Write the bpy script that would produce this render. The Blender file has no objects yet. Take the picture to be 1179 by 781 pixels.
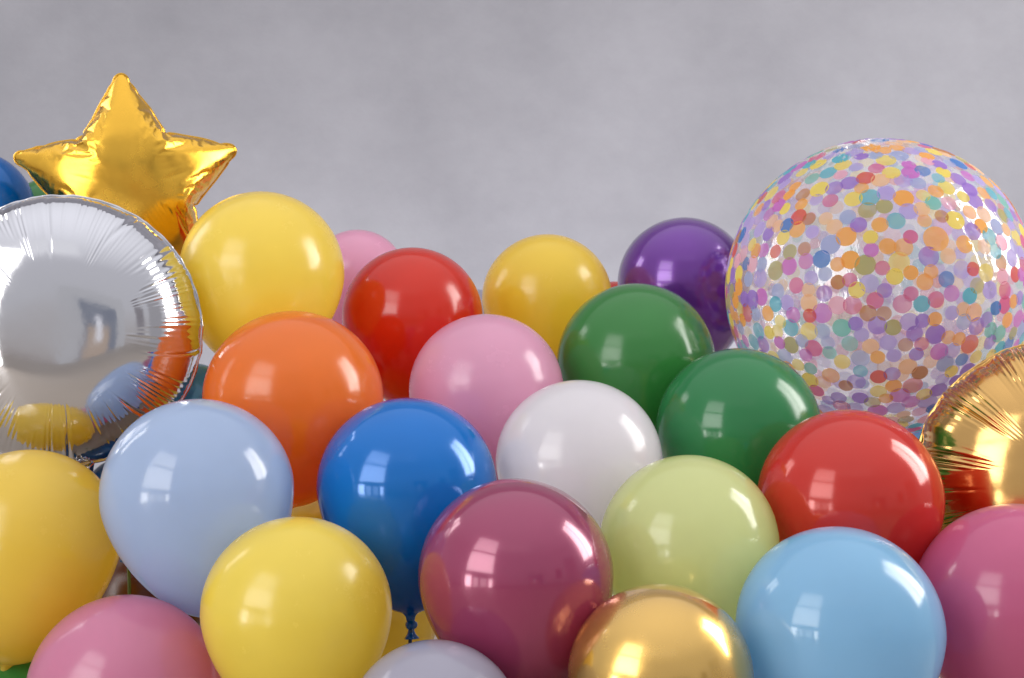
import bpy, bmesh, math, random
import numpy as np
from mathutils import Vector, Matrix, Euler
from mathutils.geometry import delaunay_2d_cdt

random.seed(7)
scene = bpy.context.scene
COL = scene.collection
F = 1600.0            # focal length in photo pixels (photo 1179 x 781)
CAMZ = 0.70


def P(px, py, d):
    """photo pixel at depth d metres -> world point"""
    return Vector(((px - 589.5) / F * d, d, CAMZ + (390.5 - py) / F * d))


# ------------------------------------------------------------------ materials
def new_mat(name):
    m = bpy.data.materials.new(name)
    m.use_nodes = True
    nt = m.node_tree
    for n in list(nt.nodes):
        nt.nodes.remove(n)
    out = nt.nodes.new('ShaderNodeOutputMaterial')
    return m, nt, out


def N(nt, kind, **kw):
    n = nt.nodes.new(kind)
    for k, v in kw.items():
        if k.startswith('i_'):
            n.inputs[k[2:].replace('_', ' ')].default_value = v
        else:
            setattr(n, k, v)
    return n


def srgb(r, g, b):
    def c(v):
        v /= 255.0
        return v / 12.92 if v <= 0.04045 else ((v + 0.055) / 1.055) ** 2.4
    return (c(r), c(g), c(b), 1.0)


def latex_mat(name, rgb, pearl=0.0, rough=0.10, trans=0.54, neck=0.8, sheen=0.10):
    """stretched rubber skin: diffuse + light passing through, under a clear gloss.
    The rubber is thicker and so deeper in colour towards the neck and the crown spot."""
    m, nt, out = new_mat(name)
    L = nt.links.new
    base = srgb(*rgb)
    deep = tuple(c ** 1.12 * neck for c in base[:3]) + (1,)
    tc = N(nt, 'ShaderNodeTexCoord')
    sep = N(nt, 'ShaderNodeSeparateXYZ')
    L(tc.outputs['Object'], sep.inputs[0])
    ramp = N(nt, 'ShaderNodeMapRange')
    ramp.inputs['From Min'].default_value = -0.10
    ramp.inputs['From Max'].default_value = -0.21
    L(sep.outputs['Z'], ramp.inputs['Value'])
    noise = N(nt, 'ShaderNodeTexNoise')
    noise.inputs['Scale'].default_value = 9
    noise.inputs['Detail'].default_value = 5
    L(tc.outputs['Object'], noise.inputs['Vector'])
    nr = N(nt, 'ShaderNodeMapRange')
    nr.inputs['From Min'].default_value = 0.3
    nr.inputs['From Max'].default_value = 0.7
    nr.inputs['To Min'].default_value = 0.0
    nr.inputs['To Max'].default_value = 0.22
    L(noise.outputs['Fac'], nr.inputs['Value'])
    add = N(nt, 'ShaderNodeMath', operation='ADD', use_clamp=True)
    L(ramp.outputs[0], add.inputs[0])
    L(nr.outputs[0], add.inputs[1])
    mix = N(nt, 'ShaderNodeMix', data_type='RGBA')
    mix.inputs['A'].default_value = base
    mix.inputs['B'].default_value = deep
    L(add.outputs[0], mix.inputs['Factor'])
    colr = mix.outputs['Result']
    # body
    pr = N(nt, 'ShaderNodeBsdfPrincipled')
    pr.inputs['Roughness'].default_value = rough
    pr.inputs['IOR'].default_value = 1.52
    pr.inputs['Metallic'].default_value = pearl
    pr.inputs['Roughness'].default_value = rough if pearl < 0.2 else max(rough, 0.16)
    if pearl > 0.2:
        pr.inputs['Coat Weight'].default_value = 1.0
        pr.inputs['Coat Roughness'].default_value = 0.06
        pr.inputs['Coat IOR'].default_value = 1.5
    pr.inputs['Sheen Weight'].default_value = sheen if pearl < 0.5 else 0.0
    pr.inputs['Sheen Roughness'].default_value = 0.35
    L(colr, pr.inputs['Base Color'])
    tr = N(nt, 'ShaderNodeBsdfTranslucent')
    L(colr, tr.inputs['Color'])
    # faint dust and powder in the gloss
    n2 = N(nt, 'ShaderNodeTexNoise')
    n2.inputs['Scale'].default_value = 14
    n2.inputs['Detail'].default_value = 8
    n2.inputs['Roughness'].default_value = 0.7
    L(tc.outputs['Object'], n2.inputs['Vector'])
    r2 = N(nt, 'ShaderNodeMapRange')
    r2.inputs['From Min'].default_value = 0.35
    r2.inputs['From Max'].default_value = 0.75
    r2.inputs['To Min'].default_value = pr.inputs['Roughness'].default_value * 0.75
    r2.inputs['To Max'].default_value = pr.inputs['Roughness'].default_value * 1.6
    L(n2.outputs['Fac'], r2.inputs['Value'])
    L(r2.outputs[0], pr.inputs['Roughness'])
    bump = N(nt, 'ShaderNodeBump')
    bump.inputs['Strength'].default_value = 0.11
    bump.inputs['Distance'].default_value = 0.004
    n3 = N(nt, 'ShaderNodeTexNoise')
    n3.inputs['Scale'].default_value = 11
    n3.inputs['Detail'].default_value = 2
    L(tc.outputs['Object'], n3.inputs['Vector'])
    L(n3.outputs['Fac'], bump.inputs['Height'])
    L(bump.outputs[0], pr.inputs['Normal'])
    ms = N(nt, 'ShaderNodeMixShader')
    ms.inputs[0].default_value = trans * (1 - pearl)
    L(pr.outputs[0], ms.inputs[1])
    L(tr.outputs[0], ms.inputs[2])
    # gloss again over the translucent share
    gl = N(nt, 'ShaderNodeBsdfGlossy')
    gl.inputs['Color'].default_value = (1, 1, 1, 1)
    L(r2.outputs[0], gl.inputs['Roughness'])
    L(bump.outputs[0], gl.inputs['Normal'])
    lf = N(nt, 'ShaderNodeLayerWeight')
    p5 = N(nt, 'ShaderNodeMath', operation='POWER')
    p5.inputs[1].default_value = 5.0
    L(lf.outputs['Facing'], p5.inputs[0])
    fr = N(nt, 'ShaderNodeMath', operation='MULTIPLY_ADD')
    fr.inputs[1].default_value = 0.9
    fr.inputs[2].default_value = 0.042
    L(p5.outputs[0], fr.inputs[0])
    fm = N(nt, 'ShaderNodeMath', operation='MULTIPLY')
    fm.inputs[1].default_value = trans * (1 - pearl)
    L(fr.outputs[0], fm.inputs[0])
    m2 = N(nt, 'ShaderNodeMixShader')
    L(fm.outputs[0], m2.inputs[0])
    L(ms.outputs[0], m2.inputs[1])
    L(gl.outputs[0], m2.inputs[2])
    L(m2.outputs[0], out.inputs['Surface'])
    return m


def foil_mat(name, rgb, rough=0.07, bump_scale=24, bump=0.12):
    m, nt, out = new_mat(name)
    L = nt.links.new
    pr = N(nt, 'ShaderNodeBsdfPrincipled')
    pr.inputs['Metallic'].default_value = 1.0
    pr.inputs['Base Color'].default_value = srgb(*rgb)
    tc = N(nt, 'ShaderNodeTexCoord')
    n1 = N(nt, 'ShaderNodeTexNoise')
    n1.inputs['Scale'].default_value = bump_scale
    n1.inputs['Detail'].default_value = 3
    L(tc.outputs['Object'], n1.inputs['Vector'])
    b = N(nt, 'ShaderNodeBump')
    b.inputs['Strength'].default_value = bump
    b.inputs['Distance'].default_value = 0.004
    L(n1.outputs['Fac'], b.inputs['Height'])
    L(b.outputs[0], pr.inputs['Normal'])
    n2 = N(nt, 'ShaderNodeTexNoise')
    n2.inputs['Scale'].default_value = 30
    n2.inputs['Detail'].default_value = 6
    L(tc.outputs['Object'], n2.inputs['Vector'])
    r2 = N(nt, 'ShaderNodeMapRange')
    r2.inputs['From Min'].default_value = 0.3
    r2.inputs['From Max'].default_value = 0.75
    r2.inputs['To Min'].default_value = rough * 0.7
    r2.inputs['To Max'].default_value = rough * 1.6
    L(n2.outputs['Fac'], r2.inputs['Value'])
    L(r2.outputs[0], pr.inputs['Roughness'])
    L(pr.outputs[0], out.inputs['Surface'])
    return m


# ------------------------------------------------------------------ helpers
def link(o, parent=None):
    COL.objects.link(o)
    if parent is not None:
        o.parent = parent
    return o


def mesh_obj(name, verts, faces, mat, parent=None, smooth=True):
    me = bpy.data.meshes.new(name)
    me.from_pydata([tuple(v) for v in verts], [], faces)
    me.update()
    if smooth:
        me.polygons.foreach_set('use_smooth', [True] * len(me.polygons))
    if mat is not None:
        me.materials.append(mat)
    return link(bpy.data.objects.new(name, me), parent)


def thing(name, label, cat, loc, rot=None, group=None):
    o = bpy.data.objects.new(name, None)
    o.empty_display_size = 0.05
    link(o)
    o.location = loc
    if rot is not None:
        o.rotation_euler = rot
    o['label'] = label
    o['category'] = cat
    if group:
        o['group'] = group
    return o


def revolve(profile, seg, close_top=True):
    """profile: list of (r, z) from the top pole down; first point on the axis"""
    verts = [(0, 0, profile[0][1])]
    for r, z in profile[1:]:
        for k in range(seg):
            a = 2 * math.pi * k / seg
            verts.append((r * math.cos(a), r * math.sin(a), z))
    faces = []
    for k in range(seg):
        faces.append((0, 1 + k, 1 + (k + 1) % seg))
    for i in range(len(profile) - 2):
        o0, o1 = 1 + i * seg, 1 + (i + 1) * seg
        for k in range(seg):
            k2 = (k + 1) % seg
            faces.append((o0 + k, o1 + k, o1 + k2, o0 + k2))
    return verts, faces


def tube(path, rad, seg=8):
    verts, faces = [], []
    n = len(path)
    pts = [Vector(p) for p in path]
    rr = rad if isinstance(rad, (list, tuple)) else [rad] * n
    for i, p in enumerate(pts):
        t = (pts[min(i + 1, n - 1)] - pts[max(i - 1, 0)]).normalized()
        u = t.cross(Vector((0.3, 1, 0.2))).normalized()
        w = t.cross(u)
        for k in range(seg):
            a = 2 * math.pi * k / seg
            verts.append(p + (u * math.cos(a) + w * math.sin(a)) * rr[i])
    for i in range(n - 1):
        for k in range(seg):
            k2 = (k + 1) % seg
            faces.append((i * seg + k, i * seg + k2, (i + 1) * seg + k2, (i + 1) * seg + k))
    faces.append(tuple(range(seg))[::-1])
    faces.append(tuple(range((n - 1) * seg, n * seg)))
    return verts, faces


# ------------------------------------------------------------------ latex balloons
def latex_balloon(px, top, w, e, d, mat, label, roll=0.0, pitch=0.0, group='latex balloons heaped in a pile', knot=True, ribbon=None):
    R = w / 2 * d / F
    c = P(px, top + w / 2, d)
    t = thing('latex_balloon', label, 'balloon', c,
              None, group)
    t.rotation_mode = 'ZYX'
    t.rotation_euler = (math.radians(pitch + random.uniform(-9, 5)), math.radians(roll + random.uniform(-4, 4) * (0 if ribbon else 1)), random.uniform(0, 6.28))
    pear = random.uniform(0.12, 0.20)
    rn = 0.0070                                    # neck radius
    n = 64
    prof = []
    for i in range(n + 1):
        ph = math.pi * i / n
        cz = math.cos(ph)
        r = R * math.sin(ph)
        if cz >= 0:
            z = R * cz * 0.99
        else:
            # the lower half draws out into the neck
            z = R * e * cz
            r *= 1 - pear * (-cz) ** 1.3 * min(1.0, (e - 1) / 0.25)
        prof.append((r, z))
    zb = -R * e
    prof = [p for p in prof if not (p[1] < 0 and p[0] < rn * 1.9)]
    z0, r0 = prof[-1][1], prof[-1][0]
    for k in range(1, 7):
        u = k / 6
        prof.append((r0 + (rn - r0) * (1 - (1 - u) ** 2), z0 + (zb - 0.008 - z0) * u ** 1.2))
    prof.append((rn * 0.8, zb - 0.014))
    prof[0] = (0, prof[0][1])
    v, f = revolve(prof, 96)
    # slight uneven stretch so that no outline is a perfect curve
    a1, a2, s1, s2 = random.uniform(0, 6), random.uniform(0, 6), random.uniform(-.012, .012), random.uniform(-.014, .014)
    vv = []
    for x, y, z in v:
        th = math.atan2(y, x)
        k = 1 + s1 * math.sin(2 * th + a1) + s2 * math.sin(th + a2 + z * 9)
        vv.append((x * k, y * k, z * (1 + s2 * 0.6)))
    body = mesh_obj('balloon_skin', vv, f, mat, t)
    # knot: a rolled ring with the lip of the mouth flaring under it
    kv, kf = [], []
    z1 = zb - 0.014
    kp = [(0, z1 + .004), (rn * .8, z1 + .003), (rn * 1.25, z1), (rn * 1.35, z1 - .004), (rn * 1.1, z1 - .008), (rn * .65, z1 - .010),
          (rn * .7, z1 - .013), (rn * 1.0, z1 - .018), (rn * 1.55, z1 - .023), (rn * 1.6, z1 - .0245), (rn * 1.45, z1 - .0245), (rn * .7, z1 - .019), (rn * .1, z1 - .015)]
    v, f = revolve(kp, 20)
    v = [(x * (1 + .18 * math.sin(3 * math.atan2(y, x) + a1)), y * (1 + .18 * math.sin(2 * math.atan2(y, x) + a2)), z) for x, y, z in v]
    mesh_obj('knot', v, f, mat, t)
    if ribbon:
        pts = []
        L0 = c.z + z1 - 0.02
        for i in range(24):
            u = i / 23
            pts.append((0.004 * math.sin(u * 7), 0.004 * math.sin(u * 5 + 1), z1 - .006 - u * (L0 - .02)))
        v, f = tube(pts, 0.003, 6)
        mesh_obj('ribbon', v, f, ribbon, t)
    return t


M = {}
def LM(key, rgb, **k):
    M[key] = latex_mat('latex_' + key, rgb, **k)

LM('yellow', (254, 228, 84), rough=.21)
LM('lemon', (254, 234, 104), rough=.21)
LM('mustard', (248, 220, 90), rough=.21)
LM('amber', (128, 70, 24), rough=.2)
LM('orange', (250, 142, 46), rough=.16)
LM('scarlet', (232, 58, 26), rough=.16)
LM('red', (214, 54, 42), rough=.12, trans=.36, pearl=.08, sheen=0.03)
LM('pale_pink', (243, 188, 216), rough=.21)
LM('candy_pink', (228, 150, 184), rough=.18)
LM('rose_pink', (212, 106, 148), rough=.13, trans=.36)
LM('white', (248, 246, 251), rough=.16, trans=.6)
LM('lavender', (190, 188, 205), rough=.14)
LM('green', (72, 158, 78), rough=.16)
LM('emerald', (54, 154, 92), rough=.15)
LM('lime', (240, 246, 184), rough=.13, trans=.62)
LM('sky', (164, 214, 246), rough=.12)
LM('pale_blue', (196, 216, 245), rough=.12, trans=.62)
LM('blue', (0, 118, 206), rough=.12, trans=.30, pearl=.14, sheen=0)
LM('dark_blue', (30, 100, 160))
LM('teal', (84, 184, 218))
LM('violet', (124, 50, 172), pearl=0.40, rough=0.19)
LM('mauve', (176, 66, 112), pearl=0.26, sheen=0, rough=0.15)
LM('gold', (228, 184, 96), pearl=0.85, rough=0.22)
M['green_ribbon'] = latex_mat('ribbon_green', (150, 170, 60))
M['blue_ribbon'] = latex_mat('ribbon_blue', (60, 100, 160))

# px, top, w, e, depth, material, label, roll(deg, + leans top to the right), pitch
BAL = [
    (302, 220, 190, 1.20, 2.501, 'lemon', 'large light yellow balloon between the gold star and the small pale pink one', 6, 0),
    (412, 264, 112, 1.20, 2.950, 'pale_pink', 'small pale pink balloon peeping out behind the yellow and scarlet balloons', 0, 0),
    (475, 284, 163, 1.28, 2.650, 'scarlet', 'scarlet orange-red balloon in the back row above the royal blue one', 0, 0),
    (630, 269, 150, 1.30, 2.850, 'yellow', 'deep yellow balloon against the wall between the scarlet and the violet balloons', 0, 0),
    (787, 250, 152, 1.25, 2.936, 'violet', 'shiny metallic violet balloon behind the clear confetti balloon', -14, 0),
    (733, 326, 182, 1.22, 2.566, 'green', 'upper mid green balloon in front of the violet one', -8, 0),
    (850, 400, 190, 1.25, 2.365, 'emerald', 'lower bluish green balloon just above the pale lime one', -4, 0),
    (560, 361, 177, 1.25, 2.450, 'pale_pink', 'pastel pink balloon between the scarlet and the white balloons', -6, 0),
    (667, 437, 190, 1.25, 2.263, 'white', 'plain white balloon in the middle of the pile', 0, 0),
    (338, 357, 204, 1.23, 2.321, 'orange', 'bright orange balloon above the pale blue one', 0, 0),
    (227, 459, 220, 1.28, 2.096, 'pale_blue', 'pale periwinkle blue balloon in front of the silver foil disc', -8, 0),
    (469, 457, 206, 1.40, 2.178, 'blue', 'royal blue balloon with a knot and blue ribbon showing under it', -2, 0),
    (33, 517, 208, 1.38, 2.133, 'mustard', 'dull golden yellow balloon under the silver foil disc, cut off by the picture edge', 6, 0),
    (342, 595, 217, 1.20, 1.955, 'lemon', 'soft yellow balloon at the front, below the orange and pale blue ones', 0, 0),
    (143, 686, 220, 1.20, 1.986, 'candy_pink', 'candy pink balloon low at the front beside the soft yellow one', 0, 0),
    (500, 737, 200, 1.20, 1.809, 'lavender', 'lavender grey balloon whose crown shows lowest in front of the mauve one', 0, 0),
    (593, 551, 226, 1.25, 1.956, 'mauve', 'glossy metallic mauve balloon at the front with window reflections', -4, 0),
    (794, 524, 208, 1.25, 2.085, 'lime', 'pale lime green pearly balloon above the chrome gold one', 0, 0),
    (761, 672, 212, 1.20, 1.834, 'gold', 'chrome gold latex balloon at the front edge of the pile', 0, 0),
    (966, 607, 236, 1.25, 1.911, 'sky', 'light sky blue balloon at the front, between the lime and the rose pink ones', 0, 0),
    (978, 471, 211, 1.25, 2.149, 'red', 'glossy red balloon under the confetti balloon and beside the gold foil one', -6, 0),
    (1172, 580, 236, 1.25, 2.020, 'rose_pink', 'dark rose pink balloon in front of the gold foil balloon', 0, 0),
    # glimpses between the others
    (222, 418, 112, 1.20, 2.477, 'teal', 'small teal balloon glimpsed between the silver disc and the orange balloon', 0, 0),
    (143, 526, 92, 1.08, 2.37, 'dark_blue', 'dark blue balloon glimpsed under the silver disc behind the pale blue one', 0, 0),
    (385, 566, 250, 1.15, 2.56, 'yellow', 'shaded yellow balloon low behind the royal blue one', 0, 0),
    (1075, 484, 120, 1.20, 2.751, 'sky', 'small sky blue balloon glimpsed under the confetti balloon', 0, 0),
    (-32, 172, 140, 1.20, 2.777, 'blue', 'blue balloon at the picture edge behind the silver disc and the gold star', 0, 0),
    (60, 205, 110, 1.20, 2.973, 'green', 'small green balloon glimpsed behind the left point of the gold star', 0, 0),
    (30, 742, 200, 1.20, 2.190, 'green', 'green balloon in the low corner under the golden yellow one', 0, 0),
    (553, 333, 110, 1.20, 3.100, 'lavender', 'small greyish lavender balloon glimpsed between the scarlet and deep yellow ones', 0, 0),
    (708, 324, 112, 1.20, 3.114, 'scarlet', 'small scarlet balloon glimpsed between the deep yellow and violet ones', 0, 0),
    (164, 614, 150, 1.20, 2.56, 'amber', 'brownish amber balloon deep behind the pale blue and golden yellow ones', 0, 0),
]
for px, top, w, e, d, mk, lab, roll, pitch in BAL:
    latex_balloon(px, top, w, e, d, M[mk], lab, roll, pitch, ribbon=M['blue_ribbon'] if lab.startswith('royal blue') else M['green_ribbon'] if mk == 'dark_blue' else None)


# ------------------------------------------------------------------ round foil balloons
def mylar_profile(n):
    """meridian of an inflated pair of flat discs (radius 1): list of (rho, z) from the pole to the rim"""
    x = np.sin(np.linspace(0, math.pi / 2, 4001))
    t = x
    dz = np.zeros_like(x)
    th = np.linspace(0, math.pi / 2, 4001)
    # dz/dth with t = sin th : t^2 / sqrt(1 - t^4) * cos th = t^2 / sqrt(1 + t^2)
    g = t ** 2 / np.sqrt(1 + t ** 2)
    cum = np.concatenate([[0], np.cumsum((g[1:] + g[:-1]) / 2 * np.diff(th))])
    z = cum[-1] - cum
    s = np.concatenate([[0], np.cumsum(np.hypot(np.diff(x), np.diff(z)))])
    ss = np.linspace(0, s[-1], n + 1)
    return np.interp(ss, s, x), np.interp(ss, s, z)


def smooth(a, b, x):
    t = np.clip((x - a) / (b - a), 0, 1)
    return t * t * (3 - 2 * t)


def ring_noise(rng, n, lo, hi):
    th = np.linspace(0, 2 * math.pi, n, endpoint=False)
    y = np.zeros(n)
    for k in range(lo, hi + 1):
        y += rng.normal() * np.cos(k * th + rng.uniform(0, 6.28)) / math.sqrt(hi - lo + 1)
    return y


def round_foil(px, py, rpx, d, yaw, pitch, roll, mat, label, seed, tail_deg, amp=1.0, tail=0.075, lobes=0.0):
    rng = np.random.default_rng(seed)
    R = rpx * d / F
    t = thing('foil_balloon', label, 'balloon', P(px, py, d), None, 'round foil balloons')
    t.rotation_euler = (math.radians(pitch), math.radians(roll), math.radians(yaw))
    seg, nr = 1500, 80
    rho, zz = mylar_profile(nr)
    th = np.linspace(0, 2 * math.pi, seg, endpoint=False)

    def side(sgn):
        # fine radial pleats, gathered in bunches, plus a few long thin creases
        warp = th + 0.035 * ring_noise(rng, seg, 2, 9)
        ph = 0.9 * ring_noise(rng, seg, 3, 20)
        bunch = np.clip(0.5 + 0.7 * ring_noise(rng, seg, 3, 12), 0.03, 1.7)
        reach0 = 0.42 + 0.09 * ring_noise(rng, seg, 4, 18)
        fine = np.sin(140 * warp + 1.5 * ph) * (0.75 + 0.5 * np.sin(41 * warp + ph)) + 0.6 * np.sin(62 * warp + ph)
        fine2 = np.sin(151 * warp - 1.4 * ph)
        facet = ring_noise(rng, seg, 14, 30)
        lobe = np.abs(np.sin(5.5 * th + 0.7 * ring_noise(rng, seg, 1, 5))) - 0.6
        ci = []
        for k in range(15):
            ci.append((rng.uniform(0, 2 * math.pi), rng.uniform(0.010, 0.022), rng.uniform(0.5, 1.3), rng.uniform(0.26, 0.60), rng.uniform(-.3, .3)))
        out = []
        for i in range(nr + 1):
            q = rho[i]
            s = i / nr
            a1 = smooth(reach0, reach0 + 0.24, s)
            h = amp * R * (0.0031 * a1 * bunch * fine + 0.0006 * smooth(0.7, 0.95, s) * fine2 + 0.005 * smooth(0.6, 1.0, s) * facet) + R * lobes * smooth(0.4, 0.95, s) * lobe
            for a0, wdt, dep, reach, sk in ci:
                da = (th - a0 - sk * (1 - s) + math.pi) % (2 * math.pi) - math.pi
                h = h - amp * R * 0.008 * dep * np.exp(-(da / wdt) ** 2) * smooth(reach, reach + 0.35, s)
                h = h + amp * R * 0.004 * dep * np.exp(-((np.abs(da) - 2.4 * wdt) / (1.5 * wdt)) ** 2) * smooth(reach, reach + 0.35, s)
            # scalloped rim
            # normal in the meridian plane
            j0, j1 = max(i - 1, 0), min(i + 1, nr)
            tx, tz = rho[j1] - rho[j0], zz[j1] - zz[j0]
            ln = math.hypot(tx, tz)
            nx, nz = -tz / ln, tx / ln
            taper = 1 - smooth(0.985, 1.0, s) * 0.75
            hr = q * R + h * nx * taper
            hz = zz[i] * R + h * nz * taper
            out.append((hr, hz * sgn))
        return out

    verts, faces = [], []
    fr, bk = side(1), side(-1)
    # local frame: disc axis = -Y (towards the camera); x right, z up
    def add(ring):
        o = len(verts)
        r, z = ring
        r = np.broadcast_to(r, (seg,))
        z = np.broadcast_to(z, (seg,))
        for k in range(seg):
            verts.append((r[k] * math.cos(th[k]), -z[k], r[k] * math.sin(th[k])))
        return o
    rows = [add(fr[i]) for i in range(1, nr + 1)]
    c0 = len(verts); verts.append((0, -float(np.mean(fr[0][1])), 0))
    for k in range(seg):
        faces.append((c0, rows[0] + k, rows[0] + (k + 1) % seg))
    # seam flange
    fl = 0.0045
    scal = fl * (1 + 0.12 * ring_noise(rng, seg, 20, 60))
    wav = R * 0.004 * ring_noise(rng, seg, 14, 40)
    rows.append(add((fr[nr][0] + 0.35 * scal, 0.0006 + wav * .6)))
    rows.append(add((fr[nr][0] + scal, 0.0006 + wav)))
    rows.append(add((fr[nr][0] + scal, -0.0006 + wav)))
    rows.append(add((fr[nr][0] + 0.35 * scal, -0.0006 + wav * .6)))
    brow = [add(bk[i]) for i in range(nr - 1, 0, -1)]
    rows += brow
    c1 = len(verts); verts.append((0, float(np.mean(bk[0][1])) * -1, 0))
    for a, b in zip(rows[:-1], rows[1:]):
        for k in range(seg):
            k2 = (k + 1) % seg
            faces.append((a + k, b + k, b + k2, a + k2))
    for k in range(seg):
        faces.append((c1, rows[-1] + (k + 1) % seg, rows[-1] + k))
    mesh_obj('foil_skin', verts, faces, mat, t)
    # filling tail: a crumpled flat tab at the rim
    ta = math.radians(tail_deg)
    ns, nl = 14, 18
    tv, tf = [], []
    for i in range(nl + 1):
        u = i / nl
        for j in range(ns + 1):
            v = j / ns - 0.5
            w = (0.045 - 0.018 * smooth(0, .4, u)) * (1 - 0.15 * math.sin(u * 9))
            rr = R * 0.985 + u * tail
            off = 0.010 * math.sin(v * 14 + u * 5) * (0.3 + u) + 0.006 * math.sin(u * 23 + v * 4)
            x = rr * math.cos(ta) - v * w * math.sin(ta)
            z = rr * math.sin(ta) + v * w * math.cos(ta)
            tv.append((x, off, z))
    for i in range(nl):
        for j in range(ns):
            a = i * (ns + 1) + j
            tf.append((a, a + 1, a + ns + 2, a + ns + 1))
    tl = mesh_obj('filling_tail', tv, tf, mat, t)
    so = tl.modifiers.new('thick', 'SOLIDIFY')
    so.thickness = 0.0006
    return t


silver = foil_mat('foil_silver', (212, 212, 217), rough=0.08, bump=0.06)
goldf = foil_mat('foil_gold', (222, 176, 108), rough=0.13, bump=0.06)
stargold = foil_mat('foil_star_gold', (244, 190, 72), rough=0.21, bump=0.05)
round_foil(73, 381, 154, 2.323, 13, -1, 0, silver, 'big round silver mirror foil balloon with pleated rim', 11, -82)
round_foil(1228, 560, 168, 2.30, -16, -6, 0, goldf, 'gold foil balloon with creased rim, behind the dark rose pink balloon', 23, -70, amp=1.35, lobes=0.035)


# ------------------------------------------------------------------ star foil balloon: two flat sheets joined at the seam, blown up by a cloth solve
def star_foil(px, py, rpx, d, yaw, pitch, roll, mat, label, n=330, waist=0.765):
    R = rpx * d / F
    # flat outline with blunt tips and soft notches, resampled evenly
    key = []
    for i in range(10):
        a = math.pi / 2 + i * math.pi / 5
        r = 1.0 if i % 2 == 0 else waist
        key.append(Vector((r * math.cos(a), r * math.sin(a))))
    poly = []
    for i in range(10):
        p, q, s = key[i], key[i - 1], key[(i + 1) % 10]
        rr = 0.065 if i % 2 == 0 else 0.16
        a, b = p + (q - p).normalized() * rr, p + (s - p).normalized() * rr
        for u in (0, .25, .5, .75, 1):
            poly.append((1 - u) ** 2 * a + 2 * u * (1 - u) * p + u * u * b)
    ln = [(poly[(i + 1) % len(poly)] - poly[i]).length for i in range(len(poly))]
    h = sum(ln) / n
    bd, acc, i = [], 0.0, 0
    for j in range(n):
        while acc + ln[i] < j * h - 1e-9:
            acc += ln[i]; i += 1
        bd.append(poly[i].lerp(poly[(i + 1) % len(poly)], (j * h - acc) / ln[i]))
    arr = np.array([(p.x, p.y) for p in bd])
    nxt = np.roll(arr, -1, 0)
    rng = np.random.default_rng(1)
    pts = list(bd)
    row, y = 0, -1.0
    while y < 1:
        x = -1.0 + (h / 2 if row % 2 else 0)
        while x < 1:
            jx, jy = x + rng.normal() * h * .08, y + rng.normal() * h * .08
            m = (arr[:, 1] > jy) != (nxt[:, 1] > jy)
            xs = (nxt[m, 0] - arr[m, 0]) * (jy - arr[m, 1]) / (nxt[m, 1] - arr[m, 1]) + arr[m, 0]
            if (xs > jx).sum() % 2 == 1 and np.hypot(arr[:, 0] - jx, arr[:, 1] - jy).min() > h * .7:
                pts.append(Vector((jx, jy)))
            x += h
        y += h * .866
        row += 1
    vs, _, fs, _, _, _ = delaunay_2d_cdt(pts, [(i, (i + 1) % n) for i in range(n)], [], 1, 1e-6)
    verts = [(v.x, 0 if i < n else -0.004, v.y) for i, v in enumerate(vs)]
    back = {i: i for i in range(n)}
    for i in range(n, len(vs)):
        back[i] = len(verts)
        verts.append((vs[i].x, 0.004, vs[i].y))
    faces = [tuple(f) for f in fs] + [tuple(back[i] for i in reversed(f)) for f in fs]
    me = bpy.data.meshes.new('flat_sheets')
    me.from_pydata(verts, [], faces)
    me.update()
    o = bpy.data.objects.new('flat_sheets', me)
    COL.objects.link(o)
    c = o.modifiers.new('inflate', 'CLOTH')
    st = c.settings
    st.quality = 6; st.mass = .1; st.air_damping = 4
    st.tension_stiffness = st.compression_stiffness = 200; st.shear_stiffness = 140; st.bending_stiffness = .005
    st.tension_damping = st.compression_damping = st.shear_damping = 10
    st.use_pressure = True; st.uniform_pressure_force = 20
    st.effector_weights.gravity = 0
    c.collision_settings.use_collision = False
    c.collision_settings.use_self_collision = False
    c.point_cache.frame_start = 1; c.point_cache.frame_end = 45
    for fr in range(1, 46):
        scene.frame_set(fr)
    res = bpy.data.meshes.new_from_object(o.evaluated_get(bpy.context.evaluated_depsgraph_get()))
    cos = np.empty(len(res.vertices) * 3); res.vertices.foreach_get('co', cos); cos = cos.reshape(-1, 3)
    bpy.data.objects.remove(o)
    bpy.data.meshes.remove(me)
    bpy.data.meshes.remove(res)
    scene.frame_set(1)
    k = R / np.hypot(cos[:n, 0], cos[:n, 2]).max()
    cos *= k
    # welded seam standing out round the edge
    rim = cos[:n]
    tan = np.roll(rim, -1, 0) - np.roll(rim, 1, 0)
    out = np.stack([tan[:, 2], tan[:, 1] * 0, -tan[:, 0]], 1)
    out /= np.linalg.norm(out, axis=1)[:, None] + 1e-9
    nv = len(cos)
    f1, f2 = rim + out * R * 0.014 + [0, -.0005, 0], rim + out * R * 0.014 + [0, .0005, 0]
    allv = np.concatenate([cos, f1, f2])
    for i in range(n):
        j = (i + 1) % n
        faces.append((i, nv + i, nv + j, j))
        faces.append((j, nv + n + j, nv + n + i, i))
        faces.append((nv + i, nv + n + i, nv + n + j, nv + j))
    t = thing('star_balloon', label, 'balloon', P(px, py, d), None)
    t.rotation_euler = (math.radians(pitch), math.radians(roll), math.radians(yaw))
    ob = mesh_obj('foil_skin', allv.tolist(), faces, mat, t)
    sb = ob.modifiers.new('smooth', 'SUBSURF')
    sb.levels = sb.render_levels = 1
    return t


star_foil(149, 216, 129, 2.75, 14, 5, -4, stargold, 'gold star shaped foil balloon standing above the silver disc')


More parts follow.
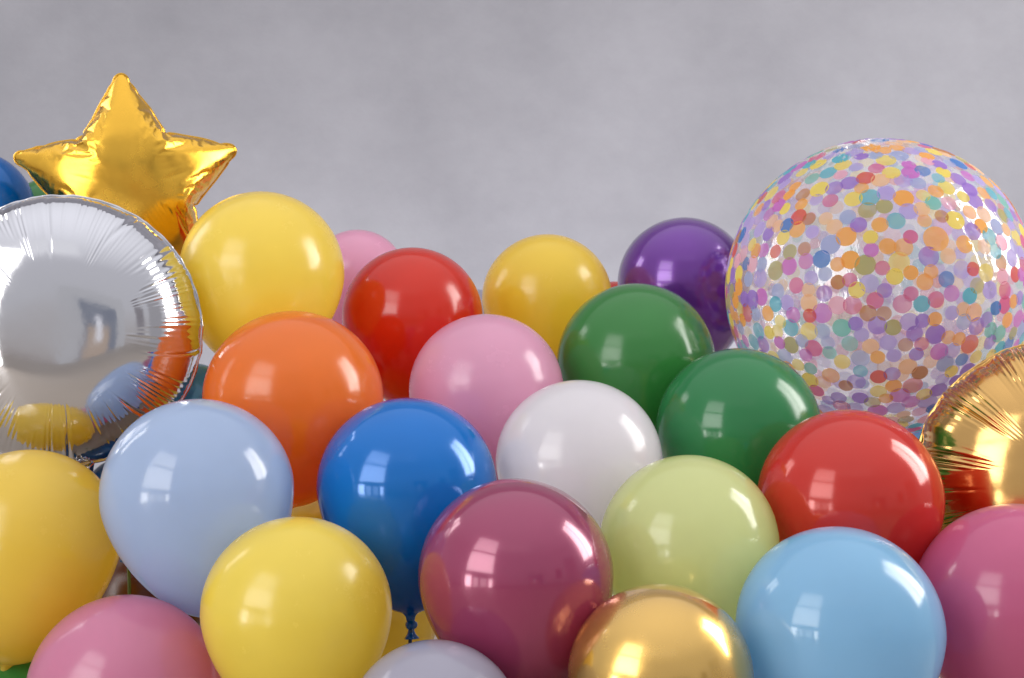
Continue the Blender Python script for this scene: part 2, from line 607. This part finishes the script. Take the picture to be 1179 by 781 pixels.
# ------------------------------------------------------------------ clear balloon printed with dots
def confetti_balloon(px, py, rpx, d, label):
    R = rpx * d / F
    t = thing('confetti_balloon', label, 'balloon', P(px, py, d))
    t.rotation_euler = (math.radians(8), math.radians(-18), math.radians(25))
    rng = np.random.default_rng(3)
    seams = [0.0, math.pi / 2, math.pi, 3 * math.pi / 2]
    ph = [rng.uniform(0, 6.28, 6) for _ in seams]

    def disp(lon, lat):
        h = np.zeros_like(lon)
        for s0, p in zip(seams, ph):
            da = ((lon - s0 + math.pi) % (2 * math.pi) - math.pi) * np.cos(lat)
            h -= 0.006 * np.exp(-(da / 0.012) ** 2)
            env = np.exp(-(da / 0.17) ** 2) * np.clip(0.4 + 0.8 * np.sin(3 * lat + p[0]) * np.sin(7 * lat + p[1]), 0, 1)
            h += 0.0024 * env * np.sin(95 * lat + 2.5 * np.sin(5 * lat + p[2]) + 6 * da)
        # gathers at the two poles where the panels meet
        pol = smooth(1.15, 1.5, np.abs(lat))
        h += 0.006 * pol * np.sin(40 * lon + 2 * np.sin(3 * lon))
        return h
    nlon, nlat = 480, 260
    lon = np.linspace(0, 2 * math.pi, nlon, endpoint=False)
    verts, faces = [], []
    verts.append((0, 0, R * 0.97))
    for i in range(1, nlat):
        la = math.pi / 2 - math.pi * i / nlat
        lat = np.full(nlon, la)
        r = R * (1 + disp(lon, lat))
        for k in range(nlon):
            verts.append((r[k] * math.cos(la) * math.cos(lon[k]), r[k] * math.cos(la) * math.sin(lon[k]), r[k] * math.sin(la) * 0.985))
    verts.append((0, 0, -R * 0.97))
    last = len(verts) - 1
    for k in range(nlon):
        faces.append((0, 1 + k, 1 + (k + 1) % nlon))
        o = 1 + (nlat - 2) * nlon
        faces.append((last, o + (k + 1) % nlon, o + k))
    for i in range(nlat - 2):
        a, b = 1 + i * nlon, 1 + (i + 1) * nlon
        for k in range(nlon):
            k2 = (k + 1) % nlon
            faces.append((a + k, b + k, b + k2, a + k2))
    # film
    m, nt, out = new_mat('clear_film')
    L = nt.links.new
    trn = N(nt, 'ShaderNodeBsdfTransparent')
    trn.inputs['Color'].default_value = (0.985, 0.985, 0.995, 1)
    gl = N(nt, 'ShaderNodeBsdfGlossy')
    gl.inputs['Roughness'].default_value = 0.05
    gl.inputs['Color'].default_value = (1, 1, 1, 1)
    lf = N(nt, 'ShaderNodeLayerWeight')
    lf.inputs['Blend'].default_value = 0.5
    pw5 = N(nt, 'ShaderNodeMath', operation='POWER')
    pw5.inputs[1].default_value = 4.0
    L(lf.outputs['Facing'], pw5.inputs[0])
    lw = N(nt, 'ShaderNodeMath', operation='MULTIPLY_ADD')
    lw.inputs[1].default_value = 0.62
    lw.inputs[2].default_value = 0.10
    L(pw5.outputs[0], lw.inputs[0])
    mk1 = N(nt, 'ShaderNodeBsdfTranslucent')
    mk1.inputs['Color'].default_value = (0.93, 0.92, 0.97, 1)
    mk2 = N(nt, 'ShaderNodeBsdfDiffuse')
    mk2.inputs['Color'].default_value = (0.93, 0.92, 0.97, 1)
    mlk = N(nt, 'ShaderNodeMixShader')
    L(mk1.outputs[0], mlk.inputs[1])
    L(mk2.outputs[0], mlk.inputs[2])
    m0 = N(nt, 'ShaderNodeMixShader')
    m0.inputs[0].default_value = 0.27
    L(trn.outputs[0], m0.inputs[1])
    L(mlk.outputs[0], m0.inputs[2])
    tcf = N(nt, 'ShaderNodeTexCoord')
    mpf = N(nt, 'ShaderNodeMapping')
    mpf.inputs['Scale'].default_value = (1.0, 1.0, 0.16)
    L(tcf.outputs['Object'], mpf.inputs['Vector'])
    nf = N(nt, 'ShaderNodeTexNoise')
    nf.inputs['Scale'].default_value = 34
    nf.inputs['Detail'].default_value = 3
    L(mpf.outputs[0], nf.inputs['Vector'])
    bf = N(nt, 'ShaderNodeBump')
    bf.inputs['Strength'].default_value = 0.35
    bf.inputs['Distance'].default_value = 0.006
    L(nf.outputs['Fac'], bf.inputs['Height'])
    L(bf.outputs[0], gl.inputs['Normal'])
    m1 = N(nt, 'ShaderNodeMixShader')
    L(lw.outputs[0], m1.inputs[0])
    L(m0.outputs[0], m1.inputs[1])
    L(gl.outputs[0], m1.inputs[2])
    L(m1.outputs[0], out.inputs['Surface'])
    # dots
    md, nt, out = new_mat('printed_dots')
    L = nt.links.new
    at = N(nt, 'ShaderNodeAttribute', attribute_name='dot')
    df = N(nt, 'ShaderNodeBsdfDiffuse')
    tl = N(nt, 'ShaderNodeBsdfTranslucent')
    L(at.outputs['Color'], df.inputs['Color'])
    L(at.outputs['Color'], tl.inputs['Color'])
    ma = N(nt, 'ShaderNodeMixShader')
    ma.inputs[0].default_value = 0.45
    L(df.outputs[0], ma.inputs[1])
    L(tl.outputs[0], ma.inputs[2])
    tp = N(nt, 'ShaderNodeBsdfTransparent')
    mb = N(nt, 'ShaderNodeMixShader')
    L(at.outputs['Alpha'], mb.inputs[0])
    L(tp.outputs[0], mb.inputs[1])
    L(ma.outputs[0], mb.inputs[2])
    L(mb.outputs[0], out.inputs['Surface'])
    pal = [((150, 110, 205), 5), ((178, 160, 225), 4), ((200, 105, 195), 3), ((246, 168, 66), 5), ((240, 216, 90), 4),
           ((84, 180, 200), 3), ((110, 190, 175), 2), ((62, 118, 196), 1.6), ((214, 92, 140), 2.5), ((216, 76, 70), 1.0),
           ((186, 120, 62), 1.6), ((160, 172, 215), 2.5), ((240, 190, 140), 2), ((172, 166, 100), 1), ((235, 170, 190), 2)]
    pw = np.array([p[1] for p in pal], float); pw /= pw.sum()
    dots = []
    tries = 0
    rotm = t.rotation_euler.to_matrix()
    while len(dots) < 1150 and tries < 100000:
        tries += 1
        v = rng.normal(size=3); v /= np.linalg.norm(v)
        up = (rotm @ Vector(v)).z
        # sheet print is a little sparser near the crown
        if rng.uniform() > 0.85 - 0.30 * up - 0.22 * max(0.0, (rotm @ Vector(v)).x) * (0.5 + up):
            continue
        s = rng.choice([0.045, 0.051, 0.057, 0.063, 0.080], p=[.2, .33, .30, .15, .02])
        ok = True
        for c, s2 in dots:
            if np.dot(v, c) > math.cos((s + s2) * 0.75):
                ok = False
                break
        if ok:
            dots.append((v, s))
    nb = len(faces)
    dotcols = []
    for v, s in dots:
        a = Vector(v)
        u = a.orthogonal().normalized(); w = a.cross(u)
        o = len(verts)
        nrr = [0.0, 0.5, 1.0]
        k0 = 22
        col = pal[rng.choice(len(pal), p=pw)][0]
        c4 = list(srgb(*[v + (252 - v) * 0.15 for v in col])); c4[3] = float(rng.uniform(0.55, 0.93))
        pts = [a]
        for q in nrr[1:]:
            for k in range(k0):
                g = 2 * math.pi * k / k0
                pts.append((a + (u * math.cos(g) + w * math.sin(g)) * math.tan(s * q)).normalized())
        for p in pts:
            lo = math.atan2(p.y, p.x); la = math.asin(max(-1, min(1, p.z)))
            rr = R * (1 + float(disp(np.array([lo]), np.array([la]))[0])) * 1.0012
            verts.append((rr * p.x, rr * p.y, rr * p.z * 0.985))
        for k in range(k0):
            k2 = (k + 1) % k0
            faces.append((o, o + 1 + k, o + 1 + k2))
            faces.append((o + 1 + k, o + 1 + k0 + k, o + 1 + k0 + k2, o + 1 + k2))
            dotcols += [c4, c4]
    ob = mesh_obj('clear_skin', verts, faces, m, t)
    me = ob.data
    me.materials.append(md)
    mi = [0] * nb + [1] * (len(faces) - nb)
    me.polygons.foreach_set('material_index', mi)
    ca = me.color_attributes.new('dot', 'FLOAT_COLOR', 'CORNER')
    cols = np.zeros((len(me.loops), 4), np.float32)
    for p in me.polygons:
        if p.index >= nb:
            c = dotcols[p.index - nb]
            for li in p.loop_indices:
                cols[li] = c
    ca.data.foreach_set('color', cols.ravel())
    return t


confetti_balloon(1010, 332, 173, 2.699, 'big clear bubble balloon printed with many coloured confetti dots')

# ------------------------------------------------------------------ wall and floor
m, nt, out = new_mat('plaster')
L = nt.links.new
pr = N(nt, 'ShaderNodeBsdfPrincipled')
pr.inputs['Roughness'].default_value = 0.85
tc = N(nt, 'ShaderNodeTexCoord')
n1 = N(nt, 'ShaderNodeTexNoise'); n1.inputs['Scale'].default_value = 1.15; n1.inputs['Detail'].default_value = 7; n1.inputs['Roughness'].default_value = 0.55
n2 = N(nt, 'ShaderNodeTexNoise'); n2.inputs['Scale'].default_value = 14; n2.inputs['Detail'].default_value = 8; n2.inputs['Roughness'].default_value = 0.7
mp = N(nt, 'ShaderNodeMapping'); mp.inputs['Scale'].default_value = (1, 1, 1.25)
L(tc.outputs['Object'], mp.inputs['Vector'])
L(mp.outputs[0], n1.inputs['Vector']); L(mp.outputs[0], n2.inputs['Vector'])
ad = N(nt, 'ShaderNodeMath', operation='MULTIPLY_ADD'); ad.inputs[1].default_value = 0.22
L(n2.outputs['Fac'], ad.inputs[0]); L(n1.outputs['Fac'], ad.inputs[2])
cr = N(nt, 'ShaderNodeValToRGB')
cr.color_ramp.elements[0].position = 0.42; cr.color_ramp.elements[0].color = (0.25, 0.25, 0.284, 1)
cr.color_ramp.elements[1].position = 0.86; cr.color_ramp.elements[1].color = (0.355, 0.355, 0.398, 1)
L(ad.outputs[0], cr.inputs['Fac']); L(cr.outputs[0], pr.inputs['Base Color'])
bp = N(nt, 'ShaderNodeBump'); bp.inputs['Strength'].default_value = 0.15; bp.inputs['Distance'].default_value = 0.01
L(n2.outputs['Fac'], bp.inputs['Height']); L(bp.outputs[0], pr.inputs['Normal'])
L(pr.outputs[0], out.inputs['Surface'])
WY = 4.3
wall = mesh_obj('wall', [(-5, WY, -0.2), (5, WY, -0.2), (5, WY, 3.6), (-5, WY, 3.6)], [(0, 1, 2, 3)], m, smooth=False)
wall['kind'] = 'structure'
m2, nt, out = new_mat('floor_paint')
pr = N(nt, 'ShaderNodeBsdfPrincipled'); pr.inputs['Roughness'].default_value = 0.5
n1 = N(nt, 'ShaderNodeTexNoise'); n1.inputs['Scale'].default_value = 5; n1.inputs['Detail'].default_value = 6
cr = N(nt, 'ShaderNodeValToRGB')
cr.color_ramp.elements[0].color = (0.30, 0.25, 0.20, 1); cr.color_ramp.elements[1].color = (0.40, 0.35, 0.29, 1)
nt.links.new(n1.outputs['Fac'], cr.inputs['Fac']); nt.links.new(cr.outputs[0], pr.inputs['Base Color'])
nt.links.new(pr.outputs[0], out.inputs['Surface'])
floor = mesh_obj('floor', [(-5, -4, 0), (5, -4, 0), (5, WY, 0), (-5, WY, 0)], [(0, 1, 2, 3)], m2, smooth=False)
floor['kind'] = 'structure'

# ------------------------------------------------------------------ light: surroundings and the windows
w = bpy.data.worlds.new('World')
scene.world = w
w.use_nodes = True
nt = w.node_tree
for n in list(nt.nodes):
    nt.nodes.remove(n)
out = nt.nodes.new('ShaderNodeOutputWorld')
bg = nt.nodes.new('ShaderNodeBackground')
L = nt.links.new
tc = N(nt, 'ShaderNodeTexCoord')
sp = N(nt, 'ShaderNodeSeparateXYZ')
L(tc.outputs['Generated'], sp.inputs[0])
ramp = N(nt, 'ShaderNodeValToRGB')
els = ramp.color_ramp.elements
els[0].position = 0.0; els[0].color = (0.20, 0.16, 0.14, 1)
els[1].position = 1.0; els[1].color = (1.2, 1.2, 1.26, 1)
for p, c in ((0.42, (0.34, 0.29, 0.27, 1)), (0.48, (0.50, 0.47, 0.46, 1)), (0.60, (0.62, 0.62, 0.65, 1)), (0.76, (0.66, 0.66, 0.70, 1)), (0.88, (0.95, 0.95, 1.0, 1))):
    q = els.new(p); q.color = c
mr = N(nt, 'ShaderNodeMapRange'); mr.inputs['From Min'].default_value = -1; mr.inputs['From Max'].default_value = 1
L(sp.outputs['Z'], mr.inputs['Value']); L(mr.outputs[0], ramp.inputs['Fac'])
# the far side of the room as the balloons see it: doorway, furniture, darker corners
neg = N(nt, 'ShaderNodeMath', operation='MULTIPLY'); neg.inputs[1].default_value = -1
L(sp.outputs['Y'], neg.inputs[0])
azn = N(nt, 'ShaderNodeMath', operation='ARCTAN2')
L(sp.outputs['X'], azn.inputs[0]); L(neg.outputs[0], azn.inputs[1])
eln = N(nt, 'ShaderNodeMath', operation='ARCSINE')
L(sp.outputs['Z'], eln.inputs[0])
prev = ramp.outputs[0]


def patch(prev, a0, a1, e0, e1, colr, soft=1.5, fac=1.0):
    ms = []
    for src, lo, hi in ((azn, a0, a1), (eln, e0, e1)):
        for edge, sgn in ((lo, 1), (hi, -1)):
            q = N(nt, 'ShaderNodeMapRange')
            q.interpolation_type = 'SMOOTHSTEP'
            q.inputs['From Min'].default_value = math.radians(edge - soft * sgn)
            q.inputs['From Max'].default_value = math.radians(edge + soft * sgn)
            L(src.outputs[0], q.inputs['Value'])
            ms.append(q)
    cur = ms[0].outputs[0]
    for q in ms[1:]:
        mm = N(nt, 'ShaderNodeMath', operation='MULTIPLY')
        L(cur, mm.inputs[0]); L(q.outputs[0], mm.inputs[1])
        cur = mm.outputs[0]
    mm = N(nt, 'ShaderNodeMath', operation='MULTIPLY'); mm.inputs[1].default_value = fac
    L(cur, mm.inputs[0])
    mx = N(nt, 'ShaderNodeMix', data_type='RGBA')
    L(mm.outputs[0], mx.inputs['Factor'])
    L(prev, mx.inputs['A'])
    mx.inputs['B'].default_value = colr
    return mx.outputs['Result']


prev = patch(prev, 8, 36, -22, 15, (0.56, 0.56, 0.58, 1), .6, .8)
prev = patch(prev, 13, 30, -15, 10, (0.26, 0.28, 0.34, 1), .6)
prev = patch(prev, 14, 25, -10, 3, (0.54, 0.43, 0.35, 1), 1)
prev = patch(prev, 18, 21, -1, 6, (0.95, 0.95, 1.0, 1), 1)
prev = patch(prev, -22, -4, -26, -8, (0.20, 0.18, 0.18, 1), 1.5)
prev = patch(prev, 46, 54, 2, 14, (0.30, 0.28, 0.30, 1), 1)
prev = patch(prev, 60, 76, -30, 22, (0.42, 0.41, 0.43, 1), 1.5)
prev = patch(prev, -30, 20, 38, 52, (1.0, 1.0, 1.04, 1), 3)
prev = patch(prev, -100, -64, -40, -6, (0.16, 0.14, 0.14, 1), 2)
L(prev, bg.inputs['Color'])
bg.inputs['Strength'].default_value = 0.80
L(bg.outputs[0], out.inputs['Surface'])


def window(name, az, el0, el1, az0, az1, dist, radiance, col=(1, 1, 1), centre=(0.0, 2.2, 0.7)):
    """area lamp filling the window opening seen from the pile between the given angles.
    az is measured from straight back at the camera, + to the right"""
    c = Vector(centre)
    a = math.radians(az)
    nrm = Vector((math.sin(a), -math.cos(a), 0))
    side = Vector((math.cos(a), math.sin(a), 0))
    x0 = dist * math.tan(math.radians(az0 - az)); x1 = dist * math.tan(math.radians(az1 - az))
    z0 = dist * math.tan(math.radians(el0)); z1 = dist * math.tan(math.radians(el1))
    la = bpy.data.lights.new(name, 'AREA')
    la.shape = 'RECTANGLE'
    la.size = x1 - x0
    la.size_y = z1 - z0
    la.color = col
    la.energy = radiance * math.pi * la.size * la.size_y
    o = bpy.data.objects.new(name, la)
    COL.objects.link(o)
    o.location = c + nrm * dist + side * (x0 + x1) / 2 + Vector((0, 0, (z0 + z1) / 2))
    o.rotation_euler = (-nrm).to_track_quat('-Z', 'Y').to_euler()
    return o


def glaze(o, radiance, fields, fade_top=1.0, soft=0.03):
    """panes of one window: the glass is brighter or dimmer pane by pane, glazing bars stay dark.
    fields: (u0, u1, v0, v1, brightness)"""
    la = o.data
    la.energy = math.pi * la.size * la.size_y
    la.use_nodes = True
    nt = la.node_tree
    em = nt.nodes['Emission']
    g = nt.nodes.new('ShaderNodeNewGeometry')
    sp = nt.nodes.new('ShaderNodeSeparateXYZ')
    nt.links.new(g.outputs['Parametric'], sp.inputs[0])
    total = None
    for u0, u1, v0, v1, br in fields:
        cur = None
        for src, lo, hi in ((sp.outputs[0], u0, u1), (sp.outputs[1], v0, v1)):
            for edge, sgn in ((lo, 1), (hi, -1)):
                q = nt.nodes.new('ShaderNodeMapRange')
                q.interpolation_type = 'SMOOTHSTEP'
                q.inputs['From Min'].default_value = edge - soft * sgn * .2
                q.inputs['From Max'].default_value = edge + soft * sgn
                nt.links.new(src, q.inputs['Value'])
                if cur is None:
                    cur = q.outputs[0]
                else:
                    m = nt.nodes.new('ShaderNodeMath'); m.operation = 'MULTIPLY'
                    nt.links.new(cur, m.inputs[0]); nt.links.new(q.outputs[0], m.inputs[1])
                    cur = m.outputs[0]
        m = nt.nodes.new('ShaderNodeMath'); m.operation = 'MULTIPLY_ADD'
        m.inputs[1].default_value = br * radiance
        nt.links.new(cur, m.inputs[0])
        if total is None:
            m.inputs[2].default_value = 0.12 * radiance
        else:
            nt.links.new(total, m.inputs[2])
        total = m.outputs[0]
    # outside gets paler towards the top of the opening
    f = nt.nodes.new('ShaderNodeMapRange')
    f.inputs['From Min'].default_value = 0.45
    f.inputs['To Min'].default_value = 1.0
    f.inputs['To Max'].default_value = fade_top
    nt.links.new(sp.outputs[1], f.inputs['Value'])
    m = nt.nodes.new('ShaderNodeMath'); m.operation = 'MULTIPLY'
    nt.links.new(total, m.inputs[0]); nt.links.new(f.outputs[0], m.inputs[1])
    nt.links.new(m.outputs[0], em.inputs['Strength'])


glaze(window('window_light', -42, -12, 43, -58, -26, 3.2, 1.0, (1, .98, .95)), 1.0,
      [(0, .27, 0, .19, 8.5), (.31, .52, 0, .17, 2.2), (.56, .80, 0, .17, 1.6), (.85, 1, 0, .17, 6.5),
       (0, 1, .235, .60, 4.0), (0, 1, .615, 1, 3.6)], fade_top=0.55)
glaze(window('window_light', 95, 6, 44, 83, 106, 2.8, 1.0, (1, .97, .92)), 1.0,
      [(0, .48, 0, 1, 10), (.49, 1, 0, 1, 11)], fade_top=0.7, soft=.05)
glaze(window('window_light', -112, 14, 36, -119, -105, 2.8, 1.0, (1, .98, .95)), 1.0, [(0, .45, 0, 1, 4), (.52, 1, 0, 1, 4)])

# added lamp, hidden low behind the pile, to brighten the lower wall
la = bpy.data.lights.new('added_wall_wash', 'AREA')
la.shape = 'RECTANGLE'
la.size = 3.0
la.size_y = 0.25
la.energy = 16
la.color = (0.97, 0.97, 1.0)
lo = bpy.data.objects.new('added_wall_wash', la)
COL.objects.link(lo)
lo.location = (0.35, 3.45, 0.30)
lo.rotation_euler = (Vector((0, 1, 0.35))).to_track_quat('-Z', 'Y').to_euler()

# ------------------------------------------------------------------ camera and render
cam = bpy.data.cameras.new('camera')
cam.sensor_width = 36
cam.lens = 36 * F / 1179
cam.clip_end = 100
cam.dof.use_dof = True
cam.dof.focus_distance = 2.05
cam.dof.aperture_fstop = 10
co = bpy.data.objects.new('camera', cam)
COL.objects.link(co)
co.location = (0, 0, CAMZ)
co.rotation_euler = (math.radians(90), 0, 0)
scene.camera = co
vs = scene.view_settings
scene.display_settings.display_device = 'sRGB'
vs.view_transform = 'Standard'
vs.look = 'None'
vs.exposure = 0.27
vs.gamma = 1
cy = scene.cycles
cy.use_denoising = True
cy.max_bounces = 10
cy.diffuse_bounces = 5
cy.glossy_bounces = 6
cy.transmission_bounces = 8
cy.transparent_max_bounces = 16
cy.sample_clamp_indirect = 8
cy.caustics_reflective = True
